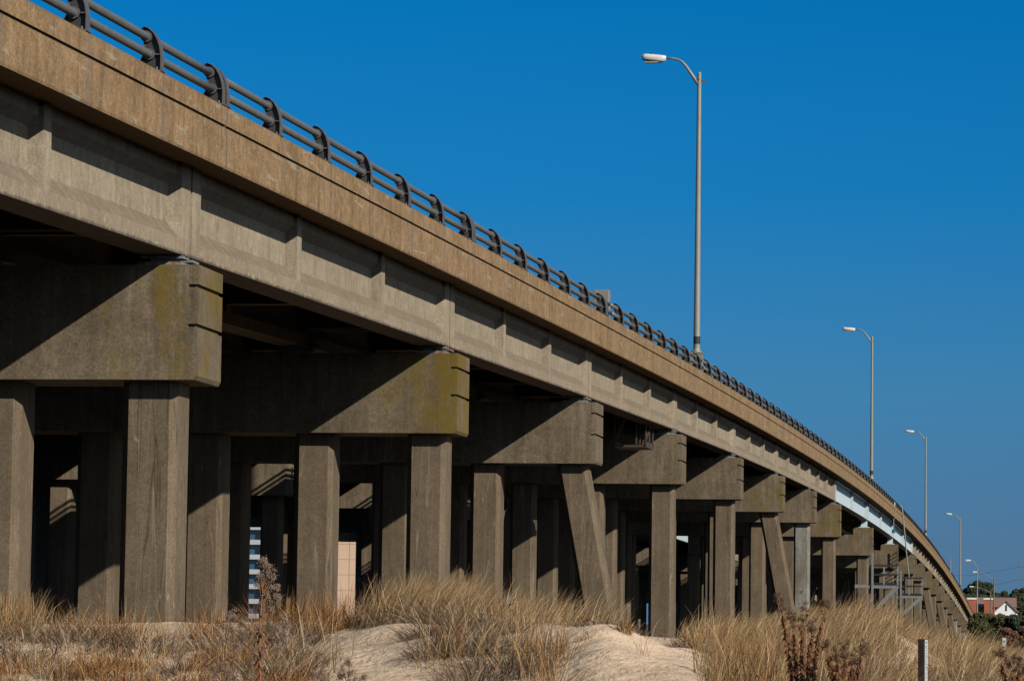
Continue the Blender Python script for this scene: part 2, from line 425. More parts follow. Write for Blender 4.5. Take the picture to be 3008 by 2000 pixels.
for i, y in enumerate(piers):
    pier = bpy.data.objects.new('pier', None); COL.objects.link(pier); pier.parent = bridge; pier.location = (0, 0, 0)
    steelp = i in (10, 11)
    zt = T(y)-(2.28 if steelp else 2.01); zb = zt-(1.62 if i in (9, 10, 11) else 1.39)
    cw = .61
    xe = XC+RNG.uniform(-.01, .01)
    cm = cap_mesh(XL+.4, xe, y-cw, y+cw, zb, zt if not steelp else zt-.42)
    if steelp: cm.box(xe-1.12, xe, y-cw, y+cw, zt-.418, zt)
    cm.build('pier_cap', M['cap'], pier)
    zg = T(y)-1.86
    for k, o in enumerate(OFFS):
        if i > 11 and k: continue
        brg = MB(); xc = XG-o-.25
        if steelp:
            brg.box(xc-.3, xc+.3, y-.3, y+.3, zt+.002 if k == 0 else zt-.416, zt+.05)
            for yy in (-.14, .0, .14): brg.box(xc-.18, xc+.18, y+yy-.03, y+yy+.03, zt+.05, T(y)-1.845)
        else:
            brg.box(xc-.27, xc+.27, y-.5, y+.5, zt+.001, zt+.05)
            for sgn in (-1, 1):
                yy = y+sgn*.24
                brg.box(xc-.16, xc+.16, yy-.09, yy+.09, zt+.05, zt+.10)
                brg.box(xc-.26, xc+.26, yy-.16, yy+.16, zt+.10, zt+.13)
        brg.build('bearing', M['white_steel'] if steelp else M['rust'], pier)
    gz = -1.5
    for k in range(6):
        x = -10.72-1.98*k-(.06 if i == 2 else 0); bx = 0
        if i in (4, 7, 14, 16, 18, 21) and k in (0, 5): bx = .95 if k == 0 else -.95
        if i == 4 and k == 2: x -= .12
        sc = 1.0
        pm = pile_mesh(x+RNG.uniform(-.02, .02), y, zb-.002, gz, dx=bx*(1 if bx == 0 else (zb-gz)/5.0))
        m = M['pile']
        if (i, k) in ((8, 0), (19, 0), (20, 0), (21, 0)): m = M['pile_pale']
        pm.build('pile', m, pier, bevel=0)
# end abutment
mb = MB(); ye = piers[-1]
mb.box(XL, XF-.05, ye+.63, ye+2.2, -1, T(ye)-.8); mb.build('abutment', M['cap'], bridge)
index_children()
b2 = copy_tree(bridge, None, skip=('railing', 'rail_post'))
b2.location = (-15.45, 0, 0)
b2['label'] = 'parallel concrete bridge behind the near one, its shaded caps showing between the piles'

EXT = 5.58
mb = MB(); mb2 = MB()
for i in range(len(piers)-1):
    ys = [piers[i]+(piers[i+1]-piers[i])*k/4 for k in range(5)]
    sweep([(XL+.42, -.74), (XL+.42, -.54), (XL-EXT, -.54), (XL-EXT, -.74)], ys, mb)
    for o in (2.2, 4.6): girder_seg(mb2, XL+.5-o, piers[i]+JG, piers[i+1]-JG, T(piers[i])-1.86, T(piers[i+1])-1.86, [])
mb.build('deck_slab', M['slab'], b2); add_hgt(mb2.build('girder', M['girder'], b2))
b2piers = [c for c in COL.objects if c.parent == b2 and c.name.startswith('pier') and not c.name.startswith('pier_')]
b2piers = sorted(b2piers, key=lambda o: int(o.name.split('.')[-1]) if '.' in o.name else 0)
for i, (y, pr) in enumerate(zip(piers, b2piers)):
    zt = T(y)-2.01; zb = zt-1.39
    MB().box(XL+.398-EXT, XL+.398, y-.61, y+.61, zb, zt).build('pier_cap', M['cap'], pr)
    for q_, po in enumerate([c for c in COL.objects if c.parent == pr and c.name.startswith('pile')]):
        if i == 8 and q_ == 5: po.location.x -= .35
    for k in ((6, 7, 8) if i < 9 else ((6,) if i == 9 else (6, 7))): pile_mesh(-10.72-1.98*k, y, zb-.002, -1.5).build('pile', M['pile'], pr)

# ------------------------------------------------------------ things on the bridge
def lamp(Yf, label, ztop=None, base=True, parx=-10.32):
    y = Yf+.17; z0 = T(y)
    root = empty('street_lamp', (parx, y, z0), label, 'street lamp', 'street lamps along the bridge')
    mb = MB().box(-.18, .17, -.17, .17, .003, .62); mb.box(-.20, .19, -.19, .19, .62, .655); mb.build('pedestal', M['pedestal'], root)
    mb = MB(); mb.tube([(0, 0, .655), (0, 0, .69)], .16, 12); mb.tube([(0, 0, .69), (0, 0, .78)], [.125, .105], 14)
    for a in range(4): mb.box(.1*math.cos(a*1.57+.78)-.02, .1*math.cos(a*1.57+.78)+.02, .1*math.sin(a*1.57+.78)-.02, .1*math.sin(a*1.57+.78)+.02, .69, .74)
    mb.build('base_flange', M['galv'], root)
    mb = MB(); zp = 8.98
    mb.tube([(0, 0, .78), (0, 0, .90)], [.100, .099], 16); mb.tube([(0, 0, 1.13), (0, 0, 4.6), (0, 0, zp)], [.097, .080, .060], 16)
    mb.tube([(0, 0, zp+.001), (0, 0, zp+.05)], [.068, .05], 12); mb.tube([(0, 0, zp-.16), (0, 0, zp-.12)], .072, 12)
    mb.build('pole', M['galv'], root, smooth=False)
    MB().tube([(0, 0, .90), (0, 0, 1.13)], .101, 16).build('band', M['black'], root)
    mb = MB(); mb.box(.065, .20, -.02, .02, zp-.22, zp-.17); mb.build('bracket', M['bronze'], root)
    pts = [(-.03, 0, zp-.30), (-.22, 0, zp-.02), (-.38, 0, zp+.22), (-.50, 0, zp+.36), (-.62, 0, zp+.44), (-.78, 0, zp+.48), (-1.05, 0, zp+.50)]
    MB().tube(pts, [.055, .05, .043, .038, .034, .032, .03], 12).build('arm', M['galv'], root, smooth=True)
    hd = MB(); rings = []
    for t, hwid, zt_, zb_ in ((0, .07, .05, -.06), (.05, .10, .07, -.12), (.16, .13, .08, -.15), (.4, .15, .10, -.13), (.62, .14, .11, -.11), (.70, .11, .09, -.09), (.735, .05, .04, -.05)):
        x = -1.0-t; zc = zp+.505+.02*t/.7
        rings.append([(x, hwid*c, zc+(zt_ if s > 0 else zb_)*abs(s)**.6*(1 if s > 0 else 1)) if True else None for c, s in [(math.cos(q), math.sin(q)) for q in [2*math.pi*k/14 for k in range(14)]]])
        rings[-1] = [(px, py, pz) for (px, py, pz) in rings[-1]]
    hd.loft(rings); hd.build('lamp_head', M['lampw'], root, smooth=True)
    MB().box(-1.62, -1.22, -.10, .10, zp+.35, zp+.385).build('lens', M['lens'], root)
    MB().tube([(-1.45, 0, zp+.60), (-1.45, 0, zp+.67)], [.035, .03], 8).build('photocell', M['black'], root)
    return root
lamp(ped_Y[1], 'tallest, nearest street lamp with curved arm and black band low on its grey pole')
lamp(ped_Y[2], 'second nearest street lamp, its pole rising above the left part of the white steel girder')
lamp(ped_Y[3], 'third street lamp along the bridge, right of the steel girder spans')
lamp(ped_Y[4], 'fourth street lamp, rising from the steep far descent of the bridge')
mb = MB(); yy = ped_Y[0]; z0 = T(yy)
mb.box(-10.52, -10.17, yy, yy+.33, z0+.003, z0+.74); o = mb.build('lamp_pedestal', M['pedestal'], bevel=.012)
tag(o, 'bare grey concrete lamp pedestal without a pole, sticking up behind the railing', 'pedestal')

exec_parts = True
# hanging maintenance scaffold under the girders before the fourth pier
r = empty('hanging_scaffold', tuple(at(1865, 1312, 91.5)), 'rusty steel maintenance scaffold hanging under the girders beside the fourth pier cap', 'scaffold')
MB().box(-.50, .38, -.5, 1.1, -.03, .02).build('platform', M['dark_steel'], r)
mb = MB()
for x in (-.50, .34):
    mb.box(x, x+.04, -.55, 1.15, .02, .12)
for x in (-.48, .10, .36):
    for y in (-.5, .3, 1.08): mb.box(x-.02, x+.02, y-.02, y+.02, .02, 1.05)
mb.build('frame', M['dark_steel'], r)
mb = MB(); mb.bar((-.48, -.5, .1), (-.1, -.5, 1.0), .05, .05); mb.bar((.36, -.5, .12), (.36, 1.1, .95), .03, .05); mb.box(-.5, .38, -.52, -.48, 1.0, 1.05); mb.box(-.5, .38, 1.06, 1.1, 1.0, 1.05)
mb.build('brace', M['dark_steel'], r)

# steel access platforms beside the main span
def platform(p0, label, w, zr, sgnx=1, postx=None):
    r = empty('access_platform', tuple(p0), label, 'platform', 'steel access platforms beside the bridge')
    mb = MB().box(0, w, -.6, .6, -.06, 0); mb.build('floor_plate', M['plat'], r)
    mb = MB(); mb.bar((0, -.62, -.12), (w, -.62, -.12), .1, .16); mb.bar((0, .62, -.12), (w, .62, -.12), .1, .16); mb.build('floor_beam', M['plat'], r)
    mb = MB()
    for z in (zr*.52, zr): mb.bar((w*(.36 if w > 2 else .03), -.66, z), (w, -.6, z), .08, .10); mb.bar((w*(.36 if w > 2 else .03), .6, z), (w, .6, z), .05, .06)
    for z in (.04, zr*.52, zr): mb.bar((w, -.6, z), (w, .6, z), .08, .10)
    mb.bar((w*(.36 if w > 2 else .03), -.6, .05), (w, -.6, .05), .07, .12)
    mb.build('guard_rail', M['black'], r)
    for x in ((w*.36, w*.68, w) if w > 2 else (.06, w*.5, w)):
        MB().box(x-.045, x+.045, -.64, -.56, 0, zr).build('rail_post', M['plat'], r)
    MB().bar((w*.95, -.62, -.2), (w*.35-(0 if w > 2 else .9), -.62, -1.75 if w > 2 else -1.8), .11, .22).build('brace', M['plat'], r)
    for x, zt in postx: MB().box(x-.06, x+.06, -.74, -.63, -5.0, zt).build('support_post', M['plat'], r)
    return r
platform(at(2513, 1716, 190), 'upper left steel platform with dark guard rails on a diagonal brace beside the tall pier', 2.36, 1.06, postx=[(.97, 1.75)])
platform(at(2634, 1747, 226), 'lower right steel platform with dark guard rails below the right end of the white girder', 1.70, 1.12, postx=[(.30, 1.55)])

r = empty('navigation_light', tuple(at(2625, 1560, 225)), 'slim pole with a blue lamp hung over the parapet beside the white girder', 'navigation light')
MB().tube([(0, 0, .1), (0, 0, 1.9)], .03, 8).build('pole', M['plat'], r)
MB().tube([(0, 0, -.12), (0, 0, .12)], [.10, .12], 10).build('lamp', M['blue'], r)
MB().box(.02, .10, -.02, .02, .85, 1.9).build('panel', M['lampw'], r)
mb = MB(); mb.tube([at(2643, 1482, 232), at(2650, 1492, 232), at(2657, 1560, 232), at(2664, 1637, 232), at(2671, 1700, 232)], .045, 8)
tag(mb.build('drain_pipe', M['plat']), 'thin grey pipe running down from the railing past the white girder', 'pipe')
mb = MB(); yy = 231.8; x0 = -10.09
pz = at(2640, 1610, yy).z
for x in (-10.105, -10.035):
    mb.box(x-.015, x+.015, yy-.33, yy-.27, pz-2.4, pz+.05)
for k in range(9): mb.box(-10.10, -10.04, yy-.3, yy+.3, pz-2.3+k*.26, pz-2.27+k*.26)
tag(mb.build('ladder', M['dark_steel']), 'dark steel ladder fixed to the end of the pier cap above the platforms', 'ladder')
p = at(2792, 1668, 330); mb = MB().tube([(p.x, p.y, p.z-.6), (p.x, p.y, p.z+.95)], .06, 8)
tag(mb.build('sign_post', M['plat']), 'short bare post standing up behind the far railing left of the fourth lamp', 'post')

# ------------------------------------------------------------ ground
GX = [-700, -400, 0, 300, 600, 900, 1200, 1400, 1600, 1800, 2000, 2200, 2400, 2600, 2800, 3000, 3400, 3900]
GD = [22.5, 23.5, 25, 26.5, 28, 30, 38, 48, 62, 90]
GT = {-400: [2150, 2080, 1990, 1940, 1900, 1875, 1855, 1845, 1850, 1860],
 0:    [2150, 2080, 1990, 1935, 1895, 1868, 1850, 1842, 1850, 1860],
 300:  [2150, 2080, 1990, 1930, 1890, 1858, 1845, 1838, 1845, 1860],
 600:  [2160, 2090, 2000, 1945, 1900, 1862, 1840, 1834, 1842, 1860],
 900:  [2170, 2100, 2010, 1940, 1890, 1850, 1830, 1833, 1845, 1860],
 1200: [2180, 2100, 2000, 1920, 1860, 1818, 1812, 1828, 1850, 1865],
 1400: [2190, 2110, 2010, 1920, 1850, 1798, 1800, 1828, 1850, 1865],
 1600: [2180, 2100, 1985, 1890, 1838, 1826, 1832, 1845, 1855, 1870],
 1800: [2160, 2060, 1930, 1852, 1832, 1850, 1860, 1865, 1865, 1875],
 2000: [2120, 2030, 1955, 1905, 1900, 1905, 1892, 1880, 1875, 1880],
 2200: [2130, 2070, 2045, 2010, 1980, 1940, 1900, 1880, 1880, 1885],
 2400: [2130, 2070, 2040, 2000, 1960, 1905, 1880, 1880, 1890, 1900],
 2600: [2140, 2080, 2040, 1990, 1945, 1890, 1872, 1880, 1900, 1910],
 2800: [2150, 2090, 2065, 2030, 2000, 1970, 1955, 1950, 1938, 1930],
 3000: [2160, 2100, 2080, 2060, 2035, 2010, 1990, 1972, 1955, 1940]}
tab = np.array([GT.get(x, GT[-400] if x < 0 else GT[3000]) for x in GX], float)
def polar(px, D):
    th = np.arctan((px-1504)/FPX)-YAW
    return D*np.sin(th), D*np.cos(th)
MOUNDS = []
for px_, D_, r_, h_ in ((760, 25.6, .45, .10), (880, 26.6, .40, .09), (1200, 27.6, .55, .13), (1340, 26.4, .50, .12), (1430, 25.4, .45, .09), (330, 27.6, .45, .09), (60, 27.2, .5, .10), (-160, 27, .5, .1),
                          (1740, 26.5, .7, .07), (2140, 27.5, .40, .08), (2440, 31, .9, .13), (2330, 26.2, .5, .08), (2620, 25.6, .5, .07), (2900, 26.5, .6, .08), (560, 25, .3, .06)):
    q_ = polar(px_, D_); MOUNDS.append((q_[0], q_[1], r_, h_))
def smooth(t): return t*t*(3-2*t)
def vn(x, y, s, seed=0):                 # value noise
    x = np.asarray(x)*s+seed*17.3; y = np.asarray(y)*s-seed*5.1
    xi = np.floor(x).astype(int); yi = np.floor(y).astype(int); fx = smooth(x-xi); fy = smooth(y-yi)
    def h(a, b): 
        q = np.sin(a*127.1+b*311.7+seed)*43758.5453; return q-np.floor(q)
    return (h(xi, yi)*(1-fx)+h(xi+1, yi)*fx)*(1-fy)+(h(xi, yi+1)*(1-fx)+h(xi+1, yi+1)*fx)*fy
def ground_z(X, Y):
    X = np.asarray(X, float); Y = np.asarray(Y, float)
    Yc = np.maximum(Y, 6.)
    # bearing of the point seen from the camera spot, expressed in photo pixels
    px = 1504+FPX*np.tan(np.arctan2(X, Yc)+YAW)
    px = np.clip(px, GX[0], GX[-1]-1)
    D = np.sqrt(X*X+Yc*Yc)
    Dc = np.clip(D, GD[0], GD[-1])
    ix = np.searchsorted(GX, px, 'right')-1; ix = np.clip(ix, 0, len(GX)-2)
    idd = np.searchsorted(GD, Dc, 'right')-1; idd = np.clip(idd, 0, len(GD)-2)
    gx = np.array(GX); gd = np.array(GD, float)
    tx = smooth((px-gx[ix])/(gx[ix+1]-gx[ix])); ld = np.log(Dc)
    td = (ld-np.log(gd[idd]))/(np.log(gd[idd+1])-np.log(gd[idd]))
    y = (tab[ix, idd]*(1-tx)+tab[ix+1, idd]*tx)*(1-td)+(tab[ix, idd+1]*(1-tx)+tab[ix+1, idd+1]*tx)*td
    yh = 1825+.014*(px-1504)
    z = ZC-(y-yh)/FPX*Dc
    base = np.full_like(z, .05)
    t = np.clip((D-70)/110, 0, 1); z = z*(1-smooth(t))+base*smooth(t)
    t = np.clip((13-Y)/6, 0, 1); z = z*(1-smooth(t))+(ZC-1.55)*smooth(t)
    for mx, my, mr, mh in MOUNDS:
        z = z+mh*np.exp(-((X-mx)**2+(Y-my)**2)/(mr*mr))
    nz = (vn(X, Y, .7, 1)-.5)*.10+(vn(X, Y, 1.9, 2)-.5)*.045+(vn(X, Y, 5, 3)-.5)*.012
    return z+nz*np.clip(1.6-D/60, .15, 1)

def grid(name, xs, ys, mat, mask=None):
    X, Y = np.meshgrid(xs, ys); Z = ground_z(X, Y)
    nx, ny = len(xs), len(ys)
    co = np.stack([X, Y, Z], -1).reshape(-1, 3)
    q = np.arange(nx*ny).reshape(ny, nx)
    fa = np.stack([q[:-1, :-1], q[:-1, 1:], q[1:, 1:], q[1:, :-1]], -1).reshape(-1, 4)
    me = bpy.data.meshes.new(name); me.vertices.add(len(co)); me.vertices.foreach_set('co', co.ravel())
    me.loops.add(fa.size); me.loops.foreach_set('vertex_index', fa.ravel())
    me.polygons.add(len(fa)); me.polygons.foreach_set('loop_start', np.arange(0, fa.size, 4)); me.polygons.foreach_set('loop_total', np.full(len(fa), 4))
    me.polygons.foreach_set('use_smooth', np.ones(len(fa), bool)); me.update(); me.validate()
    o = bpy.data.objects.new(name, me); COL.objects.link(o); me.materials.append(mat); return o
m, nt_, b_ = newmat('dune_sand'); b_.inputs['Roughness'].default_value = .95; b_.inputs['Specular IOR Level'].default_value = .1
geo = N(nt_, 'ShaderNodeNewGeometry'); pos = geo.outputs['Position']
c = mix(nt_, ramp(nt_, noise(nt_, pos, 1.2, 5, .6), [(.35, g(0)), (.65, g(1))]), (.57, .425, .30), (.72, .55, .40))
c = mix(nt_, 1.0, c, ramp(nt_, noise(nt_, pos, 60, 3, .7), [(.3, g(.8)), (.7, g(1.15))]), 'MULTIPLY')
litter = noise(nt_, pos, 14, 4, .75, (1, 1, 1))
c = mix(nt_, ramp(nt_, litter, [(.62, g(0)), (.70, g(.45))]), c, (.22, .15, .09))
sp = N(nt_, 'ShaderNodeSeparateXYZ'); nt_.links.new(pos, sp.inputs[0])
far = N(nt_, 'ShaderNodeMapRange'); far.inputs[1].default_value = 60; far.inputs[2].default_value = 110; nt_.links.new(sp.outputs[1], far.inputs[0])
c = mix(nt_, far.outputs[0], c, (.10, .075, .045))
# near-black ground added out of view, right and behind, to cut bounced light
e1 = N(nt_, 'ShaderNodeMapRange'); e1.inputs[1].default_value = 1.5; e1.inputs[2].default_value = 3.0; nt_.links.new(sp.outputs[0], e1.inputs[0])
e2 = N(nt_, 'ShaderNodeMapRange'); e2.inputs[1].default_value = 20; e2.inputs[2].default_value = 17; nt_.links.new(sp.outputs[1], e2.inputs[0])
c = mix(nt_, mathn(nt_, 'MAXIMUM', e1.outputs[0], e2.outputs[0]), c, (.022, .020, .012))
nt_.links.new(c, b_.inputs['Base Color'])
bump(nt_, b_, mathn(nt_, 'ADD', mathn(nt_, 'MULTIPLY', noise(nt_, pos, 4.5, 5, .65), 1.6), mathn(nt_, 'MULTIPLY', noise(nt_, pos, 40, 3, .7), .22)), .8, .055)
M['sand'] = m
xs = np.unique(np.concatenate([np.linspace(-3000, -60, 20), np.linspace(-60, -24, 30), np.linspace(-24, 8, 300), np.linspace(8, 60, 30), np.linspace(60, 3000, 20)]))
ysg = np.unique(np.concatenate([np.linspace(-200, 6, 20), np.linspace(6, 60, 420), np.linspace(60, 130, 120), np.linspace(130, 600, 80), np.linspace(600, 8000, 30)]))
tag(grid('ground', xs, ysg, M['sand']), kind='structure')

# ------------------------------------------------------------ beach grass (uncountable)
def vmat(name, tr=.25):
    m, nt, b = newmat(name); b.inputs['Roughness'].default_value = .7; b.inputs['Specular IOR Level'].default_value = .25
    a = N(nt, 'ShaderNodeAttribute', attribute_name='tint')
    nt.links.new(a.outputs['Color'], b.inputs['Base Color'])
    t = N(nt, 'ShaderNodeBsdfTranslucent'); nt.links.new(a.outputs['Color'], t.inputs['Color'])
    mx = N(nt, 'ShaderNodeMixShader'); mx.inputs[0].default_value = tr
    nt.links.new(b.outputs[0], mx.inputs[1]); nt.links.new(t.outputs[0], mx.inputs[2])
    nt.links.new(mx.outputs[0], nt.nodes['Material Output'].inputs['Surface']); return m
M['blade'] = vmat('dry_grass_blade')
def blades(name, root, dirv, L, lean, droop, wid, tint, seg=4):
    """root (n,3); dirv angle of lean; L length; lean initial tilt; droop extra bend"""
    n = len(root); t = np.linspace(0, 1, seg+1)
    P = np.zeros((n, seg+1, 3)); P[:, 0] = root
    ang = lean[:, None]+droop[:, None]*t[None, :-1]**1.2
    st = L[:, None]/seg
    dx = np.sin(ang)*st; dz = np.cos(ang)*st
    dirx = np.cos(dirv); diry = np.sin(dirv)
    P[:, 1:, 0] = root[:, None, 0]+np.cumsum(dx, 1)*dirx[:, None]
    P[:, 1:, 1] = root[:, None, 1]+np.cumsum(dx, 1)*diry[:, None]
    P[:, 1:, 2] = root[:, None, 2]+np.cumsum(dz, 1)
    wv = RNG.uniform(0, math.pi, n); W = np.stack([np.cos(wv), np.sin(wv)*.4, np.zeros(n)], -1)
    ww = wid[:, None]*np.array([1, .95, .8, .55, .12, .05])[:seg+1][None]
    A = P-W[:, None]*ww[..., None]/2; B = P+W[:, None]*ww[..., None]/2
    co = np.stack([A, B], 2).reshape(n, -1, 3)      # order: seg*2
    k = 2*(seg+1); base = (np.arange(n)*k)[:, None, None]
    q = np.array([[2*i, 2*i+1, 2*i+3, 2*i+2] for i in range(seg)])[None]
    fa = (base+q).reshape(-1, 4)
    co = co.reshape(-1, 3)
    me = bpy.data.meshes.new(name); me.vertices.add(len(co)); me.vertices.foreach_set('co', co.ravel().astype(np.float32))
    me.loops.add(fa.size); me.loops.foreach_set('vertex_index', fa.ravel().astype(np.int32))
    me.polygons.add(len(fa)); me.polygons.foreach_set('loop_start', np.arange(0, fa.size, 4)); me.polygons.foreach_set('loop_total', np.full(len(fa), 4))
    me.update()
    at_ = me.color_attributes.new('tint', 'FLOAT_COLOR', 'POINT')
    cc = np.ones((len(co), 4), np.float32); cc[:, :3] = np.repeat(tint, k, 0); at_.data.foreach_set('color', cc.ravel())
    o = bpy.data.objects.new(name, me); COL.objects.link(o); me.materials.append(M['blade']); return o

def polar(px, D):
    th = np.arctan((px-1504)/FPX)-YAW
    return D*np.sin(th), D*np.cos(th)
def Dm(D): return float(np.interp(D, [11, 13, 17, 21, 25, 30, 31, 200], [22.5, 23.5, 25, 26.5, 28, 30, 31, 200]))
def tufts(name, spec):
    """spec rows: px centre, D, radius m, blades, length, style"""
    R, A, L, LE, DR, W, TI = [], [], [], [], [], [], []
    pal = {'straw': [(.50, .34, .16), (.34, .21, .09), (.66, .50, .30), (.17, .10, .05), (.40, .24, .10), (.28, .19, .12), (.22, .13, .06)],
           'grey': [(.24, .165, .11), (.13, .085, .055), (.40, .30, .21), (.07, .045, .03), (.56, .43, .30), (.30, .19, .10)],
           'orange': [(.36, .14, .04), (.44, .21, .07), (.14, .055, .02), (.52, .34, .15), (.24, .10, .035)],
           'litter': [(.22, .15, .09), (.12, .08, .05), (.50, .38, .24), (.34, .22, .12)],
           'green': [(.15, .14, .05), (.30, .24, .09)]}
    for px, D, rad, nb, ln, style in spec:
        if abs(px-2722) < 75 and Dm(D) < 25: continue
        if abs(px-2366) < 70 and Dm(D) < 24.6: continue
        cx, cy = polar(px, Dm(D))
        r = rad*np.sqrt(RNG.random(nb)); a = RNG.random(nb)*2*math.pi
        x = cx+r*np.cos(a); y = cy+r*np.sin(a); z = ground_z(x, y)-.02
        R.append(np.stack([x, y, z], -1))
        pc = np.array(pal['straw' if style == 'wind' else style]); ci = RNG.integers(0, len(pc), nb)
        TI.append(pc[ci]*RNG.uniform(.6, 1.35, (nb, 1)))
        l = ln*RNG.uniform(.45, 1.1, nb)
        if style == 'litter':
            A.append(RNG.random(nb)*6.28); LE.append(RNG.uniform(1.40, 1.60, nb)); DR.append(RNG.uniform(-.15, .15, nb)); W.append(RNG.uniform(.004, .009, nb))
        elif style == 'grey':
            A.append(a+RNG.normal(0, .9, nb)); LE.append(np.abs(RNG.normal(.6, .45, nb))+r/rad*.55); DR.append(RNG.uniform(.2, 2.3, nb)); W.append(RNG.uniform(.003, .0072, nb)*(1+(RNG.random(nb) > .93)*.7)*(1+max(0, D-30)*.03))
        elif style == 'wind':
            A.append(RNG.normal(.1, .5, nb)); LE.append(np.abs(RNG.normal(.28, .22, nb))); DR.append(RNG.uniform(.3, 1.3, nb)); W.append(RNG.uniform(.003, .0062, nb)*(1+max(0, D-30)*.03))
        elif style == 'orange':
            A.append(RNG.random(nb)*6.28); LE.append(np.abs(RNG.normal(.45, .5, nb))); DR.append(RNG.uniform(-.6, 2.4, nb)); W.append(RNG.uniform(.003, .0072, nb)*(1+(RNG.random(nb) > .93)*.7)*(1+max(0, D-30)*.03))
        else:
            A.append(RNG.random(nb)*6.28); LE.append(np.abs(RNG.normal(.15, .2, nb))); DR.append(RNG.uniform(.1, 1.0, nb)); W.append(RNG.uniform(.003, .0065, nb)*(1+max(0, D-30)*.03))
        L.append(l)
    cat = np.concatenate
    return blades(name, cat(R), cat(A), cat(L), cat(LE), cat(DR), cat(W)*1.0, cat(TI))
U = RNG.uniform
spec = []
C_ = random.choice
# left foreground: thin orange weeds over sand
for _ in range(120): spec.append((U(-300, 1020), U(13, 20.5), .12, 40, .19, C_(['orange', 'orange', 'straw', 'grey'])))
for _ in range(26): spec.append((U(-300, 900), U(13.5, 20), .20, 240, .24, C_(['orange', 'orange', 'grey'])))
for _ in range(15): spec.append((U(-350, 480), U(21, 27), .20, 190, .30, C_(['grey', 'orange', 'grey'])))
for _ in range(30): spec.append((U(-350, 140), U(25, 31), .18, 90, .50, C_(['straw', 'orange'])))
for _ in range(12): spec.append((U(180, 420), U(26, 31), .16, 80, .34, C_(['straw', 'grey', 'orange'])))
for _ in range(16): spec.append((U(150, 640), U(25, 31), .12, 24, .26, C_(['straw', 'grey', 'orange'])))
# matted grey clumps either side of a bare sand gully
for px, D, r, nb in ((740, 22, .36, 1100), (850, 20, .34, 1000), (690, 25, .34, 800), (870, 17.5, .26, 600), (770, 17, .30, 700), (880, 25, .28, 700), (800, 27.5, .30, 600),
                     (1330, 22, .36, 1200), (1420, 19.5, .36, 1200), (1500, 17, .30, 800), (1400, 16, .26, 600), (1340, 25, .36, 1100), (1230, 27, .32, 1000), (1470, 23, .26, 600), (1160, 28.5, .30, 800), (1290, 19, .2, 400),
                     (330, 26, .34, 900), (440, 23, .32, 700), (240, 23, .30, 600), (80, 21, .34, 600), (10, 25, .34, 700), (-150, 22, .4, 800), (150, 27, .25, 500)):
    spec.append((px, D, r, nb, .38, 'grey'))
for px, D, r, nb in ((930, 28, .26, 420), (860, 29, .20, 260), (610, 29, .14, 110), (640, 27.5, .16, 140), (990, 28.5, .18, 170), (1050, 28.5, .14, 120), (790, 29, .16, 120)): spec.append((px, D, r, nb, .42, 'orange'))
for _ in range(14): spec.append((U(1100, 1240), U(27, 30), .20, 80, .48, C_(['straw', 'wind', 'wind'])))
for _ in range(24): spec.append((U(1170, 1400), U(26.5, 30.5), .18, 90, .46, 'wind'))
for _ in range(26): spec.append((U(1440, 1790), U(29, 34), .18, 40, .40, 'wind'))
for _ in range(9): spec.append((U(1660, 1830), U(25.5, 27), .16, 90, .15, 'grey'))
for _ in range(30): spec.append((U(1270, 1560), U(16, 24), .16, 18, .50, C_(['straw', 'orange', 'grey'])))
for _ in range(8): spec.append((U(1420, 1560), U(22, 27), .20, 24, .36, C_(['straw', 'grey'])))
for _ in range(40): spec.append((U(-300, 1050), U(18, 29), .20, 5, .55, C_(['straw', 'orange'])))
for _ in range(60): spec.append((U(-300, 2100), U(13, 33), .45, 26, .16, 'litter'))
for _ in range(14): spec.append((U(900, 1250), U(14, 29), .35, 20, .12, 'litter'))
# few sprigs on the bare hump
spec += [(1845, 20.5, .07, 90, .20, 'orange'), (1845, 20.3, .05, 40, .24, 'straw'), (1735, 19.5, .06, 24, .16, 'orange'), (1900, 18, .05, 12, .2, 'straw'), (1690, 15, .07, 22, .2, 'grey')]
for _ in range(20): spec.append((U(1560, 1680), U(14, 19), .12, 34, .36, C_(['straw', 'orange', 'grey'])))
# right side
for _ in range(40): spec.append((U(2080, 2330), U(21, 30), .20, 90, .34, C_(['grey', 'grey', 'straw', 'orange'])))
for _ in range(16): spec.append((U(2020, 2150), U(24, 30), .16, 120, .24, 'grey'))
for _ in range(50): spec.append((U(2090, 2330), U(14, 24), .14, 20, .52, C_(['straw', 'orange', 'straw'])))
for _ in range(150): spec.append((U(2290, 2600), U(25, 36), .24, 80, .38, C_(['wind', 'wind', 'wind', 'grey'])))
for _ in range(110): spec.append((U(2110, 3100), U(13, 24), .22, 66, .32, C_(['wind', 'grey', 'wind', 'straw'])))
for _ in range(50): spec.append((U(2250, 3000), U(13, 22), .24, 220, .26, 'grey'))
for _ in range(70): spec.append((U(2070, 3000), U(15, 30), .2, 6, .55, C_(['straw', 'wind'])))
tag(tufts('beach_grass', spec), kind='stuff')
spec = []
for _ in range(120): spec.append((U(2050, 2560), U(37, 60), .35, 70, .46, 'wind'))
for _ in range(50): spec.append((U(2560, 2700), U(42, 60), .35, 70, .34, 'wind'))
for _ in range(230): spec.append((U(2740, 3300), U(30, 62), .42, 110, .42, C_(['wind', 'wind', 'grey'])))
for _ in range(350): spec.append((U(2600, 3400), U(62, 120), .9, 60, .34, C_(['wind', 'grey', 'straw'])))
for _ in range(60): spec.append((U(1000, 1900), U(44, 80), .5, 60, .4, 'grey'))
tag(tufts('dune_grass', spec), kind='stuff')

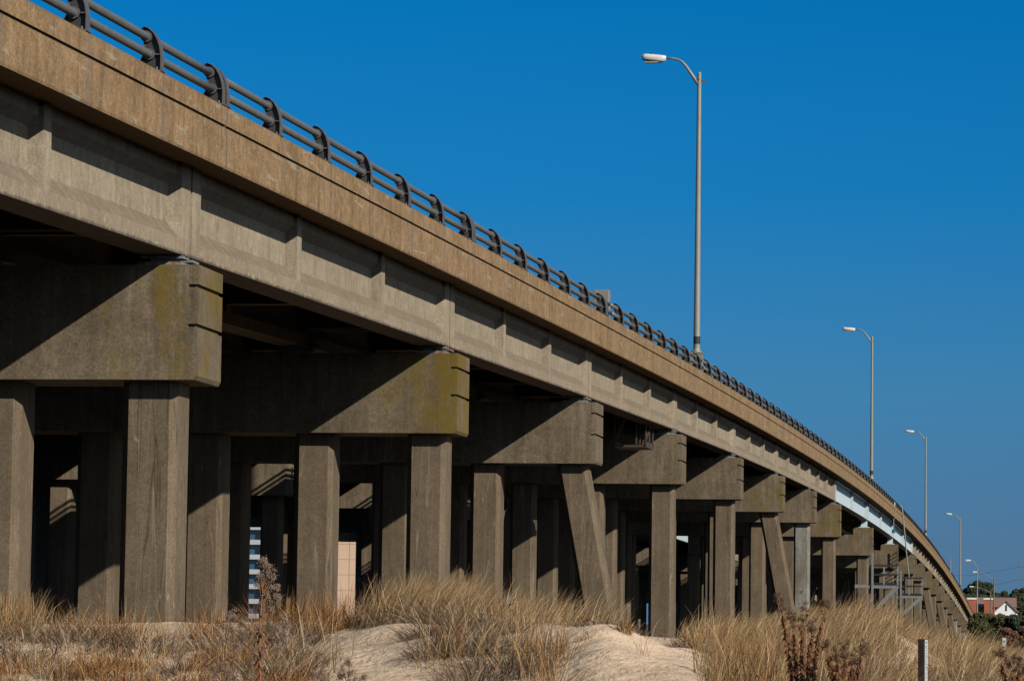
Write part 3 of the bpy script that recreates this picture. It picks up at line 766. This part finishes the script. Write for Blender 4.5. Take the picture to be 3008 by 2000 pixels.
# ------------------------------------------------------------ individual tall dead plants
def leafmat(name, c, tr=.2):
    m, nt, b = newmat(name); b.inputs['Roughness'].default_value = .8
    oi = N(nt, 'ShaderNodeNewGeometry'); cc = ramp(nt, oi.outputs['Random Per Island'], [(0, tuple(x*.55 for x in c)), (.6, c), (1, tuple(min(1, x*1.5) for x in c))])
    nt.links.new(cc, b.inputs['Base Color']); return m
M['fluff'] = leafmat('seed_fluff', (.215, .145, .105)); M['stem'] = leafmat('dead_stem', (.20, .085, .035))
M['deadleaf'] = leafmat('dead_leaf', (.12, .042, .014)); M['darkseed'] = leafmat('dark_seed_head', (.06, .026, .012))
def plant(px, D, ytop, label, style, lean=0., clusters=()):
    x, y = polar(px, D); z = float(ground_z(x, y)); H = float(at(px, ytop, y).z)-z
    r = empty('dead_plant', (float(x), float(y), z-.02), label, 'dried plant')
    st, lv, fl = MB(), MB(), MB(); rd = random.Random(int(px)); u = D/FPX     # metres per photo pixel here
    def speck(mb, p, s, n, k0=.0022, k1=.005):
        for _ in range(n):
            c = Vector(p)+Vector((rd.gauss(0, s), rd.gauss(0, s), rd.gauss(0, s)))
            a = Vector((rd.gauss(0, 1), rd.gauss(0, 1), rd.gauss(0, 1))).normalized(); b = a.orthogonal().normalized(); k = rd.uniform(k0, k1)
            mb.add([c-a*k-b*k*.5, c+a*k-b*k*.5, c+a*k+b*k*.5, c-a*k+b*k*.5], [(0, 1, 2, 3)])
    def hang(p, n, L0, L1, w):
        for _ in range(n):
            a = rd.uniform(0, 6.28); L = rd.uniform(L0, L1); d = Vector((math.cos(a)*.6, math.sin(a)*.6, -rd.uniform(.2, 1.6))).normalized(); sd = d.orthogonal()*w
            lv.add([p-sd, p+sd, p+d*L*.6+sd, p+d*L, p+d*L*.6-sd], [(0, 1, 2, 3, 4)])
    if style == 'fluffy':
        pts = [Vector((lean*t*t+.008*math.sin(7*t), .012*math.cos(4*t), H*t)) for t in [k/12 for k in range(13)]]
        st.tube(pts, [.0065*(1-.75*k/12) for k in range(13)], 6)
        for _ in range(int(70*H)):
            t = rd.uniform(.2, .8); i = int(t*12); hang(pts[i].lerp(pts[i+1], t*12-i), 1, .015, .045, .004)
        for dx, dy, rad in clusters:                      # offsets in centimetre-sized steps from the stem top
            c = Vector((lean+dx*u, rd.uniform(-.02, .02), H+dy*u)); t = min(.97, max(.3, 1+(dy-45)*u/H)); i = int(t*12); s0 = pts[i].lerp(pts[i+1], t*12-i)
            st.tube([s0, s0.lerp(c, .5)-Vector((0, 0, .006)), c], [.0022, .0018, .0012], 4)
            for q in range(7):
                p = c+Vector((rd.gauss(0, rad*u*.55), rd.gauss(0, rad*u*.55), rd.gauss(0, rad*u*.55)))
                st.tube([c, p], [.0008, .0005], 3); speck(fl, p, .0055, 46, .001, .0026)
            speck(fl, c, rad*u*.6, 60, .0008, .002)
    else:
        for s in range(5):
            ox = (s-2)*15*u; h = H*(1.0, .80, .90, .74, .93)[s]; ang = (s-2)*.07
            pts = [Vector((ox+ang*h*t*t+lean*t, .02*math.cos(4*t+s), h*t)) for t in [k/9 for k in range(10)]]
            st.tube(pts, [.005*(1-.6*k/9) for k in range(10)], 5)
            for _ in range(300):
                t = rd.uniform(.05, .80); i = min(8, int(t*9)); hang(pts[i].lerp(pts[i+1], t*9-i), 1, .015, .055, .0045)
            for k in range(14):
                t = rd.uniform(.80, 1.0); i = min(8, int(t*9)); p = pts[i].lerp(pts[i+1], min(1, t*9-i))
                q = p+Vector((rd.gauss(0, 9*u), rd.gauss(0, 9*u), abs(rd.gauss(0, 10*u)))); st.tube([p, q], [.002, .0012], 4); speck(fl, q, 3.6*u, 34, .002, .0055)
    st.build('stem', M['stem'], r); lv.build('leaf', M['deadleaf'], r); fl.build('seed_head', M['fluff'] if style == 'fluffy' else M['darkseed'], r)
plume = [(0, -8, 9), (4, -24, 12), (-8, -30, 10), (14, -42, 13), (-4, -52, 13), (26, -60, 12), (8, -72, 14), (34, -84, 13), (-12, -78, 10), (18, -98, 14), (44, -112, 11), (4, -118, 12), (34, -132, 12), (-4, -142, 10), (20, -150, 11),
         (-98, -168, 13), (-82, -182, 14), (-64, -190, 11), (-112, -196, 12), (-92, -212, 13), (56, -172, 14), (70, -196, 13), (44, -206, 12), (66, -226, 12), (-60, -246, 10), (-72, -262, 9), (50, -262, 10), (30, -236, 9)]
plant(786, 13.4, 1622, 'tall brown stem with a fluffy grey seed plume in front of the left piles', 'fluffy', .0, plume)
plant(1040, 12.6, 1925, 'short plant with a fluffy grey seed head at the bottom edge', 'fluffy', .0, [(0, -4, 12), (-14, -22, 13), (10, -34, 12), (-26, -44, 10), (22, -60, 12), (-40, -70, 13), (-66, -52, 12), (-84, -64, 11), (-100, -40, 10), (46, -44, 9)])
plant(680, 13.8, 1935, 'low fluffy grey plant left of the tall plume stem', 'fluffy', .0, [(0, -4, 10), (-16, -14, 11), (12, -24, 10), (-28, -34, 9)])
plant(2366, 24.2, 1738, 'tall dark rust-brown plant cluster with dark seed heads in the right grass', 'dark', .0)
plant(2490, 24.0, 1872, 'smaller dark brown dead plant between the tall cluster and the marker post', 'dark', .0)
plant(3000, 24, 1905, 'brown dead plant at the right edge of the picture', 'dark', .0)

# ------------------------------------------------------------ marker post and small sign
D = 24.7; x, y = polar(2718, D); x = float(x); y = float(y); zt = float(at(2718, 1876, y).z)
r = empty('marker_post', (x, y, zt-.75), 'square dark wooden post with a white lettered strip on its sunny side', 'marker post')
r.rotation_euler = (0, 0, math.radians(-24))
M['strip'] = plain('weathered_label', (.42, .44, .44), .6, 0, .12, scale=40)
M['wood'] = plain('dark_wood', (.035, .022, .018), .85, 0, .3, scale=12)
MB().box(-.026, .026, -.026, .026, 0, .75).build('post', M['wood'], r, bevel=.004)
MB().box(.0263, .030, -.021, .022, .42, .745).build('label_strip', M['strip'], r)
mb = MB()
for z, a, b_, c_ in ((.730, -.010, .010, .009), (.700, -.011, .011, .003), (.694, -.011, -.007, .013), (.672, -.011, .011, .003), (.652, -.011, .011, .004), (.636, .0, .011, .013), (.612, -.011, .011, .003), (.598, -.011, -.006, .014), (.574, -.014, .014, .004), (.552, -.009, .009, .009), (.534, -.009, .003, .004), (.505, -.008, .008, .006), (.48, -.010, .010, .003)):
    mb.box(.0302, .0308, a, b_, z-c_, z)
mb.build('lettering', M['black'], r)
D = 100.; x, y = polar(2957, D); x = float(x); y = float(y); zz = float(ground_z(x, y))
r = empty('small_sign', (x, y, zz), 'narrow white sign on a thin pole in the far right grass', 'sign')
h = float(at(2957, 1873, y).z)-zz
MB().tube([(0, .03, 0), (0, .03, h-.05)], .014, 6).build('pole', M['galv'], r)
MB().box(-.055, .055, 0, .012, h-.34, h).build('sign_panel', M['lampw'], r)
MB().add([(-.045, -.002, h-.10), (.0, -.002, h-.13), (.035, -.002, h-.10), (.0, -.002, h-.06)], [(0, 1, 2, 3)]).build('mark', M['black'], r)

# ------------------------------------------------------------ trees and bushes
def leafcrown(mb, c, rad, n, size, rd, zs=1.):
    for _ in range(n):
        while True:
            v = Vector((rd.uniform(-1, 1), rd.uniform(-1, 1), rd.uniform(-1, 1)))
            if .25 < v.length < 1: break
        p = Vector(c)+Vector((v.x*rad, v.y*rad, v.z*rad*zs))
        a = Vector((rd.gauss(0, 1), rd.gauss(0, 1), rd.gauss(0, 1))).normalized(); b = a.orthogonal().normalized(); s = size*rd.uniform(.5, 1.4)
        mb.add([p-a*s, p-b*s*.6, p+a*s, p+b*s*.6], [(0, 1, 2, 3)])
M['leaf_dark'] = leafmat('evergreen_foliage', (.020, .030, .010)); M['leaf_olive'] = leafmat('olive_bush_foliage', (.040, .042, .010)); M['leaf_brown'] = leafmat('brown_vine_foliage', (.13, .055, .03))
M['bark'] = plain('bark', (.07, .05, .035), .9)
def tree(name, label, cat, px, ybase, ytop, wpx, Y, mat, nclump=16, leaf=.25, n=260, group=None, trunk=True, zbase=None):
    p = at(px, ybase, Y); q = at(px, ytop, Y); H = q.z-p.z; W = wpx/FPX*Y
    rd = random.Random(int(px*7+Y))
    r = empty(name, tuple(p), label, cat, group)
    mb = MB()
    for k in range(nclump):
        a = rd.uniform(0, 6.28); rr = W*.42*math.sqrt(rd.random()); zc = H*(rd.uniform(.30 if trunk else .12, .86))
        rr *= math.sqrt(max(.05, 1-((zc/H-.5)/.55)**2))
        cr = W*rd.uniform(.13, .22)
        leafcrown(mb, (rr*math.cos(a), rr*math.sin(a), zc), cr, n, leaf, rd, .75)
    mb.build('crown', mat, r)
    t = MB(); t.tube([(0, 0, -1.5), (W*.02, 0, H*.3), (-W*.02, 0, H*.75)], [W*.035, W*.028, W*.01], 8)
    for k in range(5):
        a = k*1.3; t.tube([(0, 0, H*(.3+.08*k)), (W*.25*math.cos(a), W*.25*math.sin(a), H*(.5+.08*k))], [W*.014, W*.006], 5)
    t.build('trunk', M['bark'], r)
    return r
gT = 'dark trees behind the houses'
tree('tree', 'dark round bush-like tree hiding the far end of the bridge', 'tree', 2905, 1905, 1797, 125, 330, M['leaf_olive'], 40, .16, 420, trunk=False)
tree('tree', 'dark tree in front of the white house at the right edge', 'tree', 2990, 1915, 1800, 90, 300, M['leaf_dark'], 24, .16, 360, trunk=False)
tree('shrub', 'brown vine-covered shrub behind the small white sign', 'shrub', 2960, 1915, 1838, 62, 180, M['leaf_brown'], 14, .06, 240, trunk=False)
tree('shrub', 'tall russet shrub cut by the right edge of the picture', 'shrub', 3012, 1950, 1790, 50, 120, M['leaf_brown'], 18, .05, 260, trunk=False)
tree('shrub', 'low dark green shrub at the foot of the last piles', 'shrub', 2870, 1915, 1850, 50, 300, M['leaf_dark'], 10, .14, 240, trunk=False)
for px, yt, wd, lab in ((2858, 1707, 60, 'dark pine crown just right of the fourth lamp pole'), (2885, 1699, 60, 'highest pine crown behind the brick chimneys'), (2912, 1722, 56, 'rounded tree crown between the tall lamp and the wooden pole'),
                       (2944, 1727, 34, 'small isolated tree crown above the white gable'), (2975, 1738, 46, 'low broad crown left of the rightmost tree'), (2992, 1720, 62, 'tree crown rising at the right edge behind the roof'), (3035, 1722, 60, 'tree just past the right edge of the picture')):
    tree('tree', lab, 'tree', px, 1815, yt, wd, 1000, M['leaf_dark'], 22, .55, 230, gT)
for px, yt, lab in ((2868, 1745, 'low dark tree behind the left brick chimney'), (2928, 1752, 'low dark tree behind the brown roof'), (2965, 1752, 'low dark tree above the roof ridge behind the white gable'), (3005, 1750, 'low dark tree right of the brown roof')):
    tree('tree', lab, 'tree', px, 1815, yt, 75, 960, M['leaf_dark'], 20, .6, 260, gT)

# ------------------------------------------------------------ houses and towers
M['brick'] = plain('red_brick', (.33, .10, .055), .9, 0, .15, scale=.8); M['roof'] = plain('brown_shingle', (.22, .13, .105), .9, 0, .12, scale=.6)
M['wall'] = plain('white_siding', (.78, .78, .76), .7, 0, .04); M['glass'] = plain('window_glass', (.02, .035, .05), .15, 0, .1, spec=.6)
k = 850/FPX
p = at(2843, 1812, 850); r = empty('brick_house', tuple(p), 'long brick house with a brown roof and two white-capped brick end walls', 'house')
MB().box(0, 138*k, 2.0, 12, -4, 2.6).build('wall', M['brick'], r)
mb = MB(); mb.add([(-.5, 1.4, 2.6), (139*k, 1.4, 2.6), (139*k, 7, 5.0), (-.5, 7, 5.0), (-.5, 12.4, 2.6), (139*k, 12.4, 2.6)], [(0, 1, 2, 3), (3, 2, 5, 4), (0, 3, 4), (1, 5, 2)]); mb.build('roof', M['roof'], r)
for x in (0, 47*k):
    c_ = MB().box(x, x+24*k, -.6, 1.3, -4, 4.4).build('chimney', M['brick'], r)
    MB().box(x-.15, x+24*k+.15, -.75, 1.45, 4.4, 4.75).build('chimney_cap', M['wall'], c_)
for x in (28, 36, 74): 
    MB().box(x*k, (x+6)*k, 1.93, 1.99, -.2, 1.6).build('window', M['glass'], r)
k = 800/FPX
p = at(2922, 1815, 800); r = empty('white_house', tuple(p), 'white gabled house in front of the brown roof at the far right', 'house')
w_ = 64*k
mb = MB(); mb.prism_y([(0, -4), (w_, -4), (w_, 1.5), (w_*.52, 3.9), (0, 1.5)], 0, 9); mb.build('wall', M['wall'], r)
mb = MB(); mb.add([(-.3, -.4, 1.35), (w_*.52, -.4, 4.02), (w_*.52, 9.4, 4.02), (-.3, 9.4, 1.35), (-.3, -.4, 1.6), (w_*.52, -.4, 4.3), (w_*.52, 9.4, 4.3), (-.3, 9.4, 1.6)], [(0,1,2,3), (4,7,6,5), (0,4,5,1), (3,2,6,7), (0,3,7,4), (1,5,6,2)])
mb.add([(w_+.3, -.4, 1.35), (w_*.52, -.4, 4.02), (w_*.52, 9.4, 4.02), (w_+.3, 9.4, 1.35), (w_+.3, -.4, 1.6), (w_*.52, -.4, 4.3), (w_*.52, 9.4, 4.3), (w_+.3, 9.4, 1.6)], [(0,1,2,3), (4,7,6,5), (0,4,5,1), (3,2,6,7), (0,3,7,4), (1,5,6,2)])
mb.build('roof', M['roof'], r)
for x0, x1, z0, z1 in ((.47, .55, 1.7, 3.1), (.22, .32, -1.3, .4), (.42, .60, -1.9, .5)): MB().box(w_*x0, w_*x1, -.05, -.01, z0, z1).build('window', M['glass'], r)

M['slabw'] = plain('pale_facade', (.42, .45, .49), .7, 0, .05, scale=.5); M['bglass'] = plain('blue_glass', (.03, .10, .17), .2, 0, .15, scale=.3, spec=.6)
M['balc'] = plain('pale_blue_balcony', (.20, .27, .33), .6, 0, .08, scale=.4)
M['beige'] = plain('beige_panels', (.62, .43, .31), .9, 0, .04, scale=.3)
def hotel(px0, px1, ytop, Y, label, mat_w, mat_g, depth=16, floor=3.1, bay=4.2, band=1.45):
    a = at(px0, 1830, Y); b = at(px1, 1830, Y); t = at(px0, ytop, Y); W = b.x-a.x; H = t.z+1
    r = empty('hotel', (a.x, a.y, -1), label, 'building')
    MB().box(0, W, 1.2, depth, 0, H).build('glass_wall', mat_g, r)
    mb = MB(); n = int(H/floor)
    for i in range(n+1): mb.box(-.2, W+.2, 0, 1.19, i*floor, i*floor+band)
    mb.build('balcony', mat_w, r)
    mb = MB(); nb = max(1, int(W/bay))
    for i in range(nb+1): mb.box(W*i/nb-.15, W*i/nb+.15, .05, 1.18, band, H)
    mb.build('dividing_wall', mat_w, r)
    return r
hotel(-420, 128, 1240, 730, 'tall blue glass hotel with pale floor bands glimpsed between the leftmost piles', M['balc'], M['bglass'], bay=30, band=1.7)
hotel(715, 905, 1300, 700, 'white hotel with stacked balconies glimpsed behind the fluffy plume', M['slabw'], M['bglass'], bay=3.4, band=1.0)
a = at(985, 1552, 620); b = at(1054, 1552, 620)
r = empty('beige_building', (a.x, a.y, -1), 'tall windowless beige wall of a building seen between the second pier piles', 'building')
Hh = a.z+1
MB().box(0, b.x-a.x, 0, 6, 0, Hh).build('wall', M['beige'], r)
mb = MB()
for i in range(1, 7): mb.box(-.01, b.x-a.x+.01, -.03, -.005, Hh-i*2.85, Hh-i*2.85+.09)
for q in (.62,): mb.box((b.x-a.x)*q, (b.x-a.x)*q+.10, -.04, -.031, 0, Hh)
M['joint'] = plain('panel_joint', (.44, .30, .22), .9)
mb.build('panel_joint', M['joint'], r)
MB().box(b.x-a.x+.005, b.x-a.x+.35, .3, 5.6, 0, Hh-.15).build('end_trim', M['slabw'], r)

for px, yt, wd, lab in ((190, 1470, 150, 'dark tree added far behind the leftmost piles to close the sky gap'), (290, 1490, 150, 'dark tree added right of the blue glass hotel, behind the piles'), (400, 1460, 160, 'dark tree added behind the tallest near pile'), (530, 1480, 160, 'dark tree added between the near piles left of the plume'), (650, 1500, 130, 'dark tree added just left of the white balcony hotel')):  # invented tree mass, added to darken bright sky gaps between the piles
    tree('tree', lab, 'tree', px, 1840, yt-70, wd, 560, M['leaf_dark'], 70, .6, 240, 'dark trees added beyond the bridges', trunk=False)
# ------------------------------------------------------------ roadside lamps and poles far right
def far_lamp(px, ytop, ybase, Y, headx, heady, label, name='street_lamp', mat='galv', pw=.11):
    p = at(px, ytop, Y); q = at(px, ybase, Y); h = at(headx, heady, Y)
    r = empty(name, (p.x, p.y, q.z), label, 'street lamp' if headx else 'utility pole', 'distant roadside lamps' if headx else None)
    H = p.z-q.z
    MB().tube([(0, 0, -1), (0, 0, H)], [pw, pw*.7], 10).build('pole', M[mat], r)
    if headx:
        dx, dz = h.x-p.x, h.z-q.z
        MB().tube([(0, 0, H-.3), (dx*.3, 0, H+(dz-H)*.45), (dx*.55, 0, H+(dz-H)*.9), (dx*.8, 0, dz)], .05, 8).build('arm', M['galv'], r)
        MB().loft([[(dx*.78-t, u*.16*s_, dz+v*.12*s_) for u, v in ((-1,-1),(1,-1),(1,1),(-1,1))] for t, s_ in ((0, .5), (.15, 1), (.7, 1), (.85, .5))]).build('lamp_head', M['lampw'], r)
    return r
far_lamp(2871, 1660, 1830, 505, 2846, 1645, 'fifth street lamp with a curved arm, standing just past the bridge end')
M['wpole'] = plain('wooden_pole', (.16, .13, .10), .9)
far_lamp(2920, 1697, 1815, 620, 2856, 1679, 'wooden pole with a long sloping lamp arm reaching left', mat='wpole', pw=.16)
far_lamp(2910, 1736, 1815, 700, 2846, 1722, 'shorter wooden pole with a pale lamp arm in front of the dark trees', mat='wpole', pw=.16)
def wire(name, pts, Y, label, rad=.03):
    mb = MB(); mb.tube([at(x, y, Y) for x, y in pts], rad, 4); return tag(mb.build(name, M['black']), label, 'cable', 'overhead cables')
wire('power_cable', [(2800, 1689), (2850, 1690), (2900, 1682), (2950, 1673), (2994, 1664), (3040, 1672)], 620, 'upper thin overhead cable crossing the sky at the far right')
wire('power_cable', [(2920, 1717), (2950, 1711), (2990, 1702), (3040, 1710)], 620, 'lower thin overhead cable from the wooden pole to the right edge')
for (x0, y0, x1, y1, lab) in ((2994, 1664, 3001, 1647, 'upper slanted pale insulator hanging on the cable'), (2990, 1702, 2999, 1686, 'lower slanted pale insulator hanging on the cable')):
    tag(MB().tube([at(x0, y0, 620), at(x1, y1, 620)], .12, 6).build('insulator', M['plat']), lab, 'insulator')
